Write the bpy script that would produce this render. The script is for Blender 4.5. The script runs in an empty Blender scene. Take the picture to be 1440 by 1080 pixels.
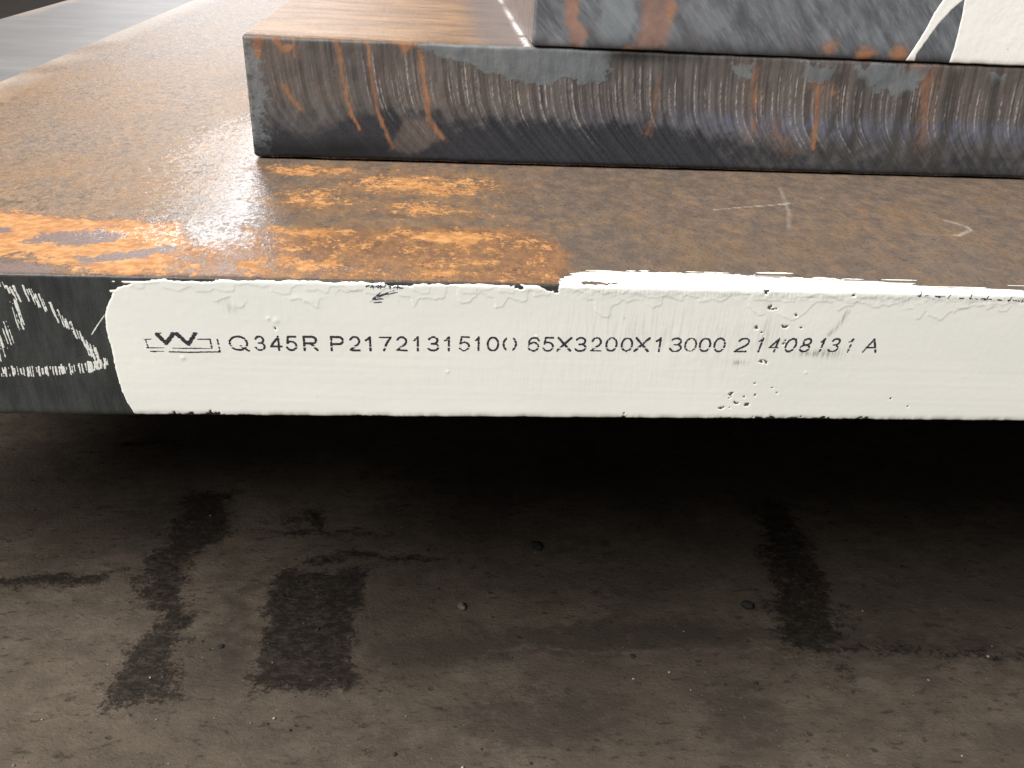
import bpy, math, random
import numpy as np
from mathutils import Matrix, Vector

random.seed(7)
MM = 0.001
sc = bpy.context.scene
col = sc.collection

# ------------------------------------------------------------------ camera
cam_data = bpy.data.cameras.new('camera')
cam = bpy.data.objects.new('camera', cam_data)
col.objects.link(cam)
sc.camera = cam
yaw, pitch, roll = 0.0950, 0.5258, 0.0578
fw = Vector((math.sin(yaw)*math.cos(pitch), math.cos(yaw)*math.cos(pitch), -math.sin(pitch)))
rt = fw.cross(Vector((0, 0, 1))).normalized()
up = rt.cross(fw)
r2 = rt*math.cos(roll) + up*math.sin(roll)
u2 = -rt*math.sin(roll) + up*math.cos(roll)
cm = Matrix((r2, u2, -fw)).transposed().to_4x4()
cm.translation = Vector((0.0, -0.3140, 0.1357))
cam.matrix_world = cm
cam_data.sensor_width = 36.0
cam_data.lens = 36.0*1180.0/1440.0
cam_data.clip_start = 0.01
cam_data.clip_end = 200.0

# ------------------------------------------------------------------ light
world = bpy.data.worlds.new('World')
sc.world = world
world.use_nodes = True
bg = world.node_tree.nodes['Background']
bg.inputs[0].default_value = (0.92, 0.95, 1.0, 1)
bg.inputs[1].default_value = 0.10


def area(name, loc, target, sx, sy, power, colour):
    l = bpy.data.lights.new(name, 'AREA')
    l.shape = 'RECTANGLE'
    l.size, l.size_y, l.energy, l.color = sx, sy, power, colour
    o = bpy.data.objects.new(name, l)
    col.objects.link(o)
    o.location = loc
    o.rotation_euler = (Vector(target)-Vector(loc)).to_track_quat('-Z', 'Y').to_euler()
    return o


area('hall_doorway_light', (-1.40, 6.0, 1.85), (0, 0.2, 0), 1.8, 1.9, 84, (1.0, 0.98, 0.98))
area('roof_skylight', (-0.6, -0.9, 4.0), (0, 0.0, 0), 2.4, 1.6, 60, (1.0, 0.985, 0.97))
area('side_opening_light', (-2.65, -1.8, 3.8), (0, 0, -0.1), 3.3, 2.8, 660, (1.0, 0.975, 0.94))

sc.cycles.max_bounces = 6
sc.cycles.diffuse_bounces = 3
sc.cycles.glossy_bounces = 3
vs = sc.view_settings
vs.view_transform = 'Standard'
vs.look = 'None'
vs.exposure = 0.0
vs.gamma = 1.0
vs.use_curve_mapping = False

# ------------------------------------------------------------------ numpy noise
_tab = np.random.RandomState(11).rand(16, 256, 256)


def vn(x, y, seed=0):
    """smooth value noise, 0..1"""
    x = np.asarray(x, float)+seed*17.31
    y = np.asarray(y, float)+seed*5.77
    xi = np.floor(x).astype(int)
    yi = np.floor(y).astype(int)
    fx = x-xi
    fy = y-yi
    fx = fx*fx*(3-2*fx)
    fy = fy*fy*(3-2*fy)
    t = _tab[seed % 16]
    a = t[xi & 255, yi & 255]
    b = t[(xi+1) & 255, yi & 255]
    c = t[xi & 255, (yi+1) & 255]
    d = t[(xi+1) & 255, (yi+1) & 255]
    return (a*(1-fx)+b*fx)*(1-fy)+(c*(1-fx)+d*fx)*fy


def fbm(x, y, seed=0, o=4):
    s = 0
    a = 0.5
    n = 0
    for i in range(o):
        s = s+a*vn(np.asarray(x)*2**i, np.asarray(y)*2**i, seed+i)
        n += a
        a *= 0.55
    return s/n


def sst(x, a, b):
    t = np.clip((x-a)/(b-a), 0, 1)
    return t*t*(3-2*t)


def poly_sd(U, S, pts):
    """signed distance to a polygon, positive inside"""
    pts = np.array(pts, float)
    d = np.full(U.shape, 1e9)
    ins = np.zeros(U.shape, bool)
    n = len(pts)
    for i in range(n):
        ax, ay = pts[i]
        bx, by = pts[(i+1) % n]
        ex, ey = bx-ax, by-ay
        l2 = ex*ex+ey*ey+1e-9
        t = np.clip(((U-ax)*ex+(S-ay)*ey)/l2, 0, 1)
        d = np.minimum(d, (U-ax-t*ex)**2+(S-ay-t*ey)**2)
        c = ((ay <= S) & (by > S)) | ((by <= S) & (ay > S))
        xint = ax+(S-ay)*ex/(ey if abs(ey) > 1e-9 else 1e-9)
        ins ^= c & (U < xint)
    d = np.sqrt(d)
    return np.where(ins, d, -d)


def line_d(U, S, pts):
    d = np.full(U.shape, 1e9)
    for (ax, ay), (bx, by) in zip(pts[:-1], pts[1:]):
        ex, ey = bx-ax, by-ay
        l2 = ex*ex+ey*ey+1e-9
        t = np.clip(((U-ax)*ex+(S-ay)*ey)/l2, 0, 1)
        d = np.minimum(d, (U-ax-t*ex)**2+(S-ay-t*ey)**2)
    return np.sqrt(d)


def blob(U, S, x, y, rx, ry):
    return np.exp(-(((U-x)/rx)**2+((S-y)/ry)**2))


# ------------------------------------------------------------------ mesh helpers
def make_mesh(name, V, Q, mat, attrs=None, ngons=(), smooth=True):
    me = bpy.data.meshes.new(name)
    V = np.asarray(V, np.float64)*MM
    Q = np.asarray(Q, np.int32).reshape(-1, 4)
    ng = sum(len(g) for g in ngons)
    me.vertices.add(len(V))
    me.vertices.foreach_set('co', V.astype(np.float32).ravel())
    me.loops.add(len(Q)*4+ng)
    idx = np.concatenate([Q.ravel()]+[np.asarray(g, np.int32) for g in ngons])
    me.loops.foreach_set('vertex_index', idx.astype(np.int32))
    me.polygons.add(len(Q)+len(ngons))
    st = list(np.arange(len(Q))*4)
    p = len(Q)*4
    for g in ngons:
        st.append(p)
        p += len(g)
    me.polygons.foreach_set('loop_start', np.array(st, np.int32))
    sm = np.zeros(len(Q)+len(ngons), bool)
    if smooth:
        sm[:len(Q)] = True
    me.polygons.foreach_set('use_smooth', sm)
    me.update(calc_edges=True)
    for k, a in (attrs or {}).items():
        at = me.attributes.new(k, 'FLOAT', 'POINT')
        at.data.foreach_set('value', np.asarray(a, np.float32).ravel())
    me.materials.append(mat)
    return me


def obj(name, me, parent=None):
    o = bpy.data.objects.new(name, me)
    col.objects.link(o)
    if parent is not None:
        o.parent = parent
    return o


def tag(o, label, cat, group=None):
    o['label'] = label
    o['category'] = cat
    if group:
        o['group'] = group


def grid_quads(nr, nc):
    i = np.arange(nr*nc).reshape(nr, nc)
    return np.stack([i[:-1, :-1], i[:-1, 1:], i[1:, 1:], i[1:, :-1]], -1).reshape(-1, 4)


class Slab:
    """plate of thickness H: u along the length, s up the front face and on over the top"""

    def __init__(self, H, D, r):
        self.H, self.D, self.r = H, D, r
        self.q = math.pi*r/2
        self.s_top = H-r+self.q

    def prof(self, s):
        H, r, q = self.H, self.r, self.q
        s = np.asarray(s, float)
        y = np.zeros_like(s)
        z = s.copy()
        ny = -np.ones_like(s)
        nz = np.zeros_like(s)
        m = s < r
        a = np.clip((r-s)/r, 0, math.pi/2)
        y = np.where(m, r-r*np.cos(a), y)
        z = np.where(m, r-r*np.sin(a), z)
        ny = np.where(m, -np.cos(a), ny)
        nz = np.where(m, -np.sin(a), nz)
        m = s > H-r
        a = np.clip((s-(H-r))/r, 0, math.pi/2)
        y = np.where(m, r-r*np.cos(a), y)
        z = np.where(m, H-r+r*np.sin(a), z)
        ny = np.where(m, -np.cos(a), ny)
        nz = np.where(m, np.sin(a), nz)
        m = s > self.s_top
        y = np.where(m, r+s-self.s_top, y)
        m = s < r-q
        y = np.where(m, r+(r-q)-s, y)
        return y, z, ny, nz

    def build(self, name, us, s_front, s_topside, disp, attr, mat):
        r, q, D = self.r, self.q, self.D
        arc = np.linspace(0, 1, 5)
        rows = np.concatenate([
            [r-q-(D-r), r-q-200, r-q-40], r-q+q*arc[:-1], s_front[(s_front > r) & (s_front < self.H-r)],
            self.H-r+q*arc, self.s_top+s_topside[s_topside > 0], [self.s_top+D-r]])
        S, U = np.meshgrid(rows, us, indexing='ij')
        y, z, ny, nz = self.prof(S)
        h = disp(U, S)
        # worn vertical corners at both ends
        e = np.minimum(U-us[0], us[-1]-U)
        h = h-1.1*np.clip(1-e/1.6, 0, 1)**2
        fade = np.where(rows < r-q-1, 0, 1)[:, None]
        h = h*fade
        Ue = U
        V = np.stack([Ue, y+ny*h, z+nz*h], -1)
        nr, nc = S.shape
        Q = grid_quads(nr, nc)
        i = np.arange(nr*nc).reshape(nr, nc)
        back = np.stack([i[-1, :-1], i[-1, 1:], i[0, 1:], i[0, :-1]], -1)
        Q = np.concatenate([Q, back])
        base = nr*nc
        V = V.reshape(-1, 3)
        A = attr(U.ravel(), S.ravel())
        A['side'] = np.zeros(base)
        c0 = V.reshape(nr, nc, 3)[:, 0]
        c1 = V.reshape(nr, nc, 3)[:, -1]
        V = np.concatenate([V, c0, c1])
        for k in A:
            A[k] = np.concatenate([A[k], np.full(2*nr, 1.0 if k == 'side' else 0.0)])
        ng = [list(range(base, base+nr))[::-1], list(range(base+nr, base+2*nr))]
        me = make_mesh(name, V, Q[:, ::1], mat, A, ng)
        return me

    def film(self, name, u0, u1, s0, s1, res, fmask, thick, disp, mat, parent, attr=None):
        us = np.arange(u0, u1, res)
        ss = np.arange(s0, s1, res)
        S, U = np.meshgrid(ss, us, indexing='ij')
        f = fmask(U, S)
        c = (f[:-1, :-1]+f[1:, :-1]+f[:-1, 1:]+f[1:, 1:]) > 0
        gs, gu = np.gradient(f, res)
        cnt = np.zeros(f.shape, int)
        cnt[:-1, :-1] += c
        cnt[1:, :-1] += c
        cnt[:-1, 1:] += c
        cnt[1:, 1:] += c
        edge = (cnt > 0) & (cnt < 4)
        g2 = gs*gs+gu*gu+1e-6
        du = np.clip(-f*gu/g2, -.6*res, .6*res)
        ds = np.clip(-f*gs/g2, -.6*res, .6*res)
        U = U+np.where(edge, du, 0)
        S = S+np.where(edge, ds, 0)
        t = thick(U, S)
        t = np.where(edge, np.minimum(t*.35, .03), t)
        y, z, ny, nz = self.prof(S)
        h = disp(U, S)+t
        V = np.stack([U, y+ny*h, z+nz*h], -1).reshape(-1, 3)
        i = np.arange(f.size).reshape(f.shape)
        Q = np.stack([i[:-1, :-1], i[:-1, 1:], i[1:, 1:], i[1:, :-1]], -1)[c]
        used, inv = np.unique(Q.ravel(), return_inverse=True)
        A = {}
        if attr:
            A = {k: a.ravel()[used] for k, a in attr(U, S).items()}
        me = make_mesh(name, V[used], inv.reshape(-1, 4), mat, A)
        return obj(name, me, parent)


# ------------------------------------------------------------------ node helpers
class NT:
    def __init__(self, name):
        self.m = bpy.data.materials.new(name)
        self.m.use_nodes = True
        self.t = self.m.node_tree
        self.b = self.t.nodes['Principled BSDF']
        tc = self.t.nodes.new('ShaderNodeTexCoord')
        mp = self.t.nodes.new('ShaderNodeMapping')
        mp.inputs['Scale'].default_value = (1000, 1000, 1000)   # millimetres
        self.t.links.new(tc.outputs['Object'], mp.inputs['Vector'])
        self.co = mp.outputs[0]

    def link(self, v, sock):
        if isinstance(v, bpy.types.NodeSocket):
            self.t.links.new(v, sock)
        elif isinstance(v, (tuple, list)) and len(v) == 3 and len(sock.default_value) == 4:
            sock.default_value = (*v, 1)
        else:
            sock.default_value = v

    def noise(self, size, detail=4, rough=.55, stretch=(1, 1, 1), off=0.0, dist=0.0):
        mp = self.t.nodes.new('ShaderNodeMapping')
        mp.inputs['Scale'].default_value = tuple(1.0/(size*k) for k in stretch)
        mp.inputs['Location'].default_value = (off, off*.7, off*1.3)
        self.t.links.new(self.co, mp.inputs['Vector'])
        n = self.t.nodes.new('ShaderNodeTexNoise')
        n.inputs['Scale'].default_value = 1.0
        n.inputs['Detail'].default_value = detail
        n.inputs['Roughness'].default_value = rough
        n.inputs['Distortion'].default_value = dist
        self.t.links.new(mp.outputs[0], n.inputs['Vector'])
        return n.outputs['Fac']

    def voronoi(self, size, feature='F1', stretch=(1, 1, 1)):
        mp = self.t.nodes.new('ShaderNodeMapping')
        mp.inputs['Scale'].default_value = tuple(1.0/(size*k) for k in stretch)
        self.t.links.new(self.co, mp.inputs['Vector'])
        n = self.t.nodes.new('ShaderNodeTexVoronoi')
        n.feature = feature
        n.inputs['Scale'].default_value = 1.0
        self.t.links.new(mp.outputs[0], n.inputs['Vector'])
        return n.outputs['Distance']

    def attr(self, name):
        n = self.t.nodes.new('ShaderNodeAttribute')
        n.attribute_name = name
        return n.outputs['Fac']

    def math(self, op, a, b=0.0, c=None, clamp=False):
        n = self.t.nodes.new('ShaderNodeMath')
        n.operation = op
        n.use_clamp = clamp
        self.link(a, n.inputs[0])
        self.link(b, n.inputs[1])
        if c is not None:
            self.link(c, n.inputs[2])
        return n.outputs[0]

    def rng(self, v, a, b, c=0.0, d=1.0):
        n = self.t.nodes.new('ShaderNodeMapRange')
        n.interpolation_type = 'SMOOTHSTEP'
        self.link(v, n.inputs[0])
        for k, x in zip((1, 2, 3, 4), (a, b, c, d)):
            n.inputs[k].default_value = x
        return n.outputs[0]

    def mix(self, f, a, b):
        n = self.t.nodes.new('ShaderNodeMix')
        n.data_type = 'RGBA'
        self.link(f, n.inputs[0])
        self.link(a, n.inputs[6])
        self.link(b, n.inputs[7])
        return n.outputs[2]

    def mixf(self, f, a, b):
        n = self.t.nodes.new('ShaderNodeMix')
        n.data_type = 'FLOAT'
        self.link(f, n.inputs[0])
        self.link(a, n.inputs[2])
        self.link(b, n.inputs[3])
        return n.outputs[0]

    def bump(self, h, dist, strength=1.0, normal=None):
        n = self.t.nodes.new('ShaderNodeBump')
        n.inputs['Distance'].default_value = dist
        self.link(strength, n.inputs['Strength'])
        self.link(h, n.inputs['Height'])
        if normal is not None:
            self.link(normal, n.inputs['Normal'])
        return n.outputs[0]

    def ragged(self, a, size=3.0, amp=1.0, width=.15, stretch=(1, 1, 1), off=0.0, detail=5, rough=.6):
        """soft field a broken up by noise into a ragged mask"""
        n = self.noise(size, detail, rough, stretch, off)
        v = self.math('MULTIPLY_ADD', self.math('SUBTRACT', n, .5), amp*2, a)
        return self.rng(v, .5-width, .5+width)

    def out(self, colour, rough, normal=None, spec=.5, metal=0.0):
        self.link(colour, self.b.inputs['Base Color'])
        self.link(rough, self.b.inputs['Roughness'])
        self.link(spec, self.b.inputs['Specular IOR Level'])
        self.link(metal, self.b.inputs['Metallic'])
        if normal is not None:
            self.link(normal, self.b.inputs['Normal'])
        return self.m


# ------------------------------------------------------------------ materials
def mat_rusty_plate():
    """labelled plate: rusty rolled top, dark primed front edge"""
    n = NT('rusty_rolled_plate')
    fine = n.noise(1.5, 5, .7, (1, 1.35, 1))
    med = n.noise(9, 5, .65, (1, 1.4, 1), 3)
    big = n.noise(45, 5, .6, (1, 1.5, 1), 8)
    grain = n.noise(3.2, 4, .7, (1, 1.8, 1), 61)
    # mill scale with a brown bloom
    c = n.mix(n.rng(med, .35, .68), (.102, .082, .069), (.150, .110, .082))
    c = n.mix(n.rng(big, .45, .75, 0, .5), c, (.185, .118, .062))
    c = n.mix(n.rng(fine, .5, .66, 0, .6), c, (.055, .043, .036))
    # loose tan rust
    tan = n.attr('tan')
    tc = n.mix(n.rng(grain, .34, .66), (.070, .047, .031), (.285, .178, .097))
    tc = n.mix(n.rng(fine, .52, .66, 0, .6), tc, (.36, .25, .15))
    tc = n.mix(n.rng(med, .35, .65, 0, .65), tc, (.17, .128, .095))
    tc = n.mix(n.rng(big, .4, .68, 0, .6), tc, (.24, .135, .06))
    tc = n.mix(n.math('MULTIPLY', n.attr('cool'), n.rng(big, .3, .6, .9, .5)), tc, n.mix(n.rng(grain, .35, .65), (.11, .097, .09), (.21, .182, .165)))
    c = n.mix(n.math('MULTIPLY', n.ragged(tan, 6, .55, .4, (1, 1.3, 1), 1), .92), c, tc)
    # wet looking reddish band along the edge
    band = n.ragged(n.attr('band'), 7, .5, .25, (1, 1.2, 1), 12)
    bc = n.mix(n.rng(med, .35, .65), (.11, .066, .047), (.20, .10, .052))
    c = n.mix(n.math('MULTIPLY', band, .85), c, bc)
    # bright orange bloom
    o2 = n.math('MULTIPLY_ADD', n.math('SUBTRACT', n.noise(1.9, 4, .7, (1.2, 1.2, 1), 83), .5), 1.5, n.attr('orange'))
    orr = n.ragged(o2, 8, .95, .12, (1.15, 1.2, 1), 5, 6, .7)
    osf = n.ragged(n.math('ADD', n.attr('orange'), .12), 9, .7, .45, (1, 1.3, 1), 5, 6, .7)
    c = n.mix(n.math('MULTIPLY', osf, .8), c, n.mix(n.rng(grain, .35, .65), (.14, .075, .04), (.29, .145, .065)))
    oc = n.mix(n.rng(n.noise(4, 5, .65, (1.5, 1, 1), 21), .35, .7), (.34, .15, .05), (.58, .30, .115))
    c = n.mix(n.math('MULTIPLY', orr, .9), c, oc)
    gold = n.ragged(n.attr('gold'), 6, .8, .3, (1.1, 1.3, 1), 15, 6, .7)
    c = n.mix(n.math('MULTIPLY', gold, .6), c, (.30, .165, .062))
    # purple grey flakes left in the orange
    f2 = n.math('MULTIPLY_ADD', n.math('SUBTRACT', n.noise(1.7, 4, .7, (1.2, 1.2, 1), 85), .5), 1.5, n.attr('flake'))
    fl = n.ragged(f2, 6, 1.0, .14, (1.1, 1.1, 1), 9, 5, .7)
    c = n.mix(fl, c, n.mix(fine, (.11, .075, .066), (.23, .165, .145)))
    # pits
    pit = n.rng(n.voronoi(14, 'F1', (1.3, 1, 1)), .05, .085, 1, 0)
    c = n.mix(n.math('MULTIPLY', pit, .55), c, (.05, .035, .028))
    st_ = n.ragged(n.attr('stain'), 14, .5, .3, (1.6, 1, 1), 33)
    c = n.mix(n.math('MULTIPLY', st_, .6), c, (.10, .082, .066))
    # scratches
    scr = n.rng(n.attr('scratch'), .3, .8)
    c = n.mix(n.math('MULTIPLY', scr, n.rng(fine, .35, .62, .1, .6)), c, (.45, .41, .37))
    # dark primer on the front edge
    top = n.attr('top')
    pn = n.noise(12, 5, .6, (.5, 1, 2), 4)
    pr = n.mix(n.rng(pn, .3, .75), (.022, .025, .024), (.047, .052, .049))
    pr = n.mix(n.rng(n.noise(1.0, 3, .6, (1, 1, 14)), .5, .8, 0, .4), pr, (.075, .08, .075))
    pr = n.mix(n.attr('brownchip'), pr, n.mix(fine, (.05, .034, .028), (.17, .12, .095)))
    c = n.mix(top, pr, c)
    c = n.mix(n.math('MULTIPLY', n.attr('arris'), n.rng(fine, .2, .6, .55, 1)), c, (.02, .017, .016))
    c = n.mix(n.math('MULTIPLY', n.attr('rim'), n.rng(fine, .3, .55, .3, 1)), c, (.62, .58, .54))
    c = n.mix(n.attr('side'), c, (.13, .09, .065))
    rg = n.mixf(orr, n.mixf(tan, n.rng(med, .3, .7, .30, .46), n.rng(fine, .3, .7, .34, .55)), .62)
    rg = n.mixf(fl, rg, .42)
    gls = n.ragged(n.math('MULTIPLY', n.attr('gloss'), .8), 2.0, 1.5, .10, (1, 1.5, 1), 87, 4, .7)
    rg = n.mixf(gls, rg, .17)
    rg = n.mixf(top, .5, rg)
    h = n.math('ADD', n.math('MULTIPLY', fine, .6), n.math('MULTIPLY', orr, .35))
    h = n.math('ADD', h, n.math('MULTIPLY', grain, 1.0))
    h = n.math('SUBTRACT', h, n.math('MULTIPLY', pit, .5))
    nm = n.bump(h, .0007, n.mixf(top, .2, n.mixf(tan, .5, 1.0)))
    return n.out(c, rg, nm, n.mixf(gls, .38, .9))


def mat_cut_face():
    """flame cut edge of the middle plate, rusty top"""
    n = NT('flame_cut_steel')
    fine = n.noise(1.1, 5, .65)
    fv = n.noise(1.2, 4, .6, (1, 1, 9), 2)
    med = n.noise(10, 5, .6, (.7, 1, 1.4), 3)
    c = n.mix(n.rng(med, .3, .7), (.046, .047, .051), (.090, .083, .080))
    c = n.mix(n.math('MULTIPLY', n.attr('brown'), n.rng(fv, .25, .7, .15, .75)), c, (.125, .092, .072))
    bl = n.math('MULTIPLY', n.attr('blue'), n.rng(n.noise(6, 4, .6, (.7, 1, 1.5), 7), .3, .65, .25, 1))
    c = n.mix(n.math('MULTIPLY', bl, .75), c, (.13, .145, .205))
    low = n.ragged(n.attr('low'), 5, .5, .3, (1, 1, 1), 11)
    c = n.mix(n.math('MULTIPLY', low, .9), c, n.mix(n.rng(fine, .3, .7), (.012, .014, .018), (.048, .051, .060)))
    rid = n.attr('ridge')
    stri = n.rng(n.attr('stri'), .15, .85)
    c = n.mix(stri, n.mix(.28, c, (.012, .012, .014)), n.mix(.12, c, (.24, .22, .215)))
    c = n.mix(n.math('MULTIPLY', rid, n.rng(n.noise(1.6, 4, .7, (1, 1, 2.0), 17), .36, .6)), c, (.46, .43, .42))
    c = n.mix(n.math('MULTIPLY', low, .55), c, (.022, .024, .030))
    scl = n.ragged(n.attr('scale'), 3.5, .5, .12, (1, 1, .8), 13)
    sc_c = n.mix(n.rng(med, .3, .7), (.105, .120, .130), (.165, .180, .190))
    c = n.mix(n.math('MULTIPLY', scl, .82), c, n.mix(n.rng(fine, .62, .75, 0, .5), sc_c, (.05, .055, .06)))
    wet = n.attr('run')
    c = n.mix(n.math('MULTIPLY', wet, .75), c, (.045, .042, .038))
    ru = n.ragged(n.attr('rust'), 2.4, .55, .32, (.7, 1, 2.0), 19, 5, .7)
    c = n.mix(n.math('MULTIPLY', ru, .85), c, n.mix(n.rng(med, .3, .7), (.15, .075, .042), (.30, .145, .072)))
    top = n.attr('top')
    tm = n.noise(16, 5, .6, (3, 1, 1), 23)
    tcol = n.mix(n.rng(tm, .3, .68), (.155, .095, .056), (.31, .18, .092))
    tcol = n.mix(n.rng(n.noise(5, 5, .6, (3.5, .8, 1), 25), .58, .72, 0, .8), tcol, (.09, .072, .062))
    tcol = n.mix(n.math('MULTIPLY', n.attr('grey'), .85), tcol, n.mix(tm, (.085, .072, .071), (.17, .143, .136)))
    c = n.mix(top, c, tcol)
    gr = n.attr('dark_tone')
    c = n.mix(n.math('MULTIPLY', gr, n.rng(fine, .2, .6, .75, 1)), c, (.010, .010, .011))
    sd = n.mix(n.rng(n.noise(5, 4, .6, (1, 1, 5), 29), .3, .7), (.19, .125, .095), (.27, .23, .215))
    c = n.mix(n.attr('side'), c, sd)
    rg = n.mixf(scl, n.rng(med, .3, .7, .42, .58), .52)
    rg = n.mixf(ru, rg, .8)
    rg = n.mixf(bl, rg, .34)
    rg = n.mixf(top, rg, n.rng(fine, .3, .7, .42, .6))
    h = n.math('ADD', n.math('MULTIPLY', fine, .5), n.math('MULTIPLY', scl, .4))
    h = n.math('ADD', h, n.math('MULTIPLY', ru, .4))
    h = n.math('ADD', h, n.math('MULTIPLY', fv, .5))
    c = n.mix(n.math('MULTIPLY', n.attr('gap_light'), n.rng(fine, .42, .56)), c, (.85, .83, .81))  # light through the gap beside the upper plate, painted as a white streak
    bu = n.math('MULTIPLY', n.attr('base_streak'), n.rng(fine, .4, .6))  # pale broken line along the bottom edge
    c = n.mix(bu, c, (.5, .38, .32))
    nm = n.bump(h, .0003, .75)
    return n.out(c, rg, nm, n.mixf(low, .4, .18))


def mat_grey_plate():
    """upper plate: brushed blue grey scale with rust"""
    n = NT('blue_grey_steel')
    mp = n.t.nodes.new('ShaderNodeMapping')
    mp.inputs['Rotation'].default_value = (0, math.radians(-48), 0)
    n.t.links.new(n.co, mp.inputs['Vector'])
    keep = n.co
    n.co = mp.outputs[0]
    br = n.noise(1.3, 5, .65, (9, 1, 1), 2)
    br2 = n.noise(6, 5, .6, (3.5, 1, 1), 6)
    n.co = keep
    fine = n.noise(1.2, 5, .6)
    med = n.noise(16, 4, .6, (1, 1, 1), 3)
    c = n.mix(n.rng(br2, .3, .72), (.088, .094, .104), (.165, .178, .196))
    c = n.mix(n.rng(br, .45, .75, 0, .4), c, (.27, .29, .32))
    c = n.mix(n.rng(med, .55, .75, 0, .6), c, (.15, .13, .12))
    c = n.mix(n.math('MULTIPLY', n.ragged(n.attr('pale'), 7, .6, .4, (.7, 1, 1.6), 9), .65), c,
              n.mix(fine, (.18, .205, .22), (.25, .275, .29)))
    c = n.mix(n.math('MULTIPLY', n.attr('dark_tone'), n.rng(med, .2, .7, .6, 1)), c, (.035, .036, .042))
    ru = n.ragged(n.attr('rust'), 6, .6, .4, (.7, 1, 1.8), 19, 6, .7)
    c = n.mix(n.math('MULTIPLY', ru, .75), c, n.mix(n.rng(med, .3, .7), (.19, .10, .072), (.33, .165, .105)))
    oo = n.ragged(n.attr('orange'), 4, .7, .4, (1.2, 1, .8), 27, 6, .7)
    c = n.mix(n.math('MULTIPLY', oo, .75), c, (.37, .175, .08))
    c = n.mix(n.attr('top'), c, n.mix(fine, (.17, .11, .07), (.28, .19, .12)))
    sd = n.mix(n.rng(n.noise(5, 4, .6, (1, 1, 6), 29), .35, .65), (.165, .115, .095), (.20, .178, .172))
    c = n.mix(n.attr('side'), c, sd)
    rg = n.mixf(ru, n.rng(br2, .3, .7, .36, .52), .75)
    h = n.math('ADD', n.math('MULTIPLY', br, .6), n.math('MULTIPLY', fine, .4))
    nm = n.bump(h, .0003, .6)
    return n.out(c, rg, nm, .55)


def mat_bare_plate():
    n = NT('dull_grey_plate')
    fine = n.noise(2, 5, .6)
    med = n.noise(60, 4, .55, (2.5, 1, 1), 3)
    c = n.mix(n.rng(med, .3, .7), (.14, .138, .138), (.175, .17, .168))
    c = n.mix(n.rng(n.noise(40, 4, .6, (4, 1, 1), 9), .5, .75, 0, .35), c, (.28, .26, .25))
    c = n.mix(n.rng(n.voronoi(45), .04, .06, .7, 0), c, (.06, .05, .05))
    c = n.mix(n.rng(n.attr('warm'), 0, 1, 0, .8), c, (.36, .27, .22))
    c = n.mix(n.rng(n.attr('scratch'), .3, .7, 0, .9), c, (.62, .58, .54))
    return n.out(c, n.rng(fine, .3, .7, .45, .58), n.bump(fine, .0004, .4), .5)


def mat_paint(name='white_paint', a=(.775, .770, .715), b=(.73, .732, .687)):
    n = NT(name)
    st = n.noise(.9, 4, .6, (1, 1, 16), 2)
    st2 = n.noise(7, 4, .6, (3, 1, 1), 5)
    big = n.noise(55, 3, .5, (1.4, 1, .8), 8)
    c = n.mix(n.rng(big, .35, .7), a, b)
    c = n.mix(n.rng(st2, .5, .8, 0, .5), c, (.72, .72, .665))
    thin = n.math('MULTIPLY', n.attr('thin'), n.rng(st, .42, .68))
    c = n.mix(n.math('MULTIPLY', thin, .5), c, (.50, .51, .50))
    sp = n.rng(n.voronoi(11), .035, .06, 1, 0)
    c = n.mix(n.math('MULTIPLY', sp, n.rng(n.noise(30, 2, .5, (1, 1, 1), 14), .5, .6, 0, .55)), c, (.36, .35, .33))
    dirt = n.math('MULTIPLY', n.attr('smear'), n.rng(st, .35, .6))
    c = n.mix(n.math('MULTIPLY', dirt, .75), c, (.16, .16, .155))
    h = n.math('ADD', n.math('MULTIPLY', st, .6), n.noise(3, 4, .6, (2, 1, 1), 31))
    return n.out(c, .55, n.bump(h, .00008, .25), .35)


def mat_ink(name, c0, c1):
    n = NT(name)
    f = n.noise(.8, 4, .65)
    return n.out(n.mix(n.rng(f, .35, .7), c0, c1), .6, n.bump(f, .0001, .3), .3)


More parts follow.
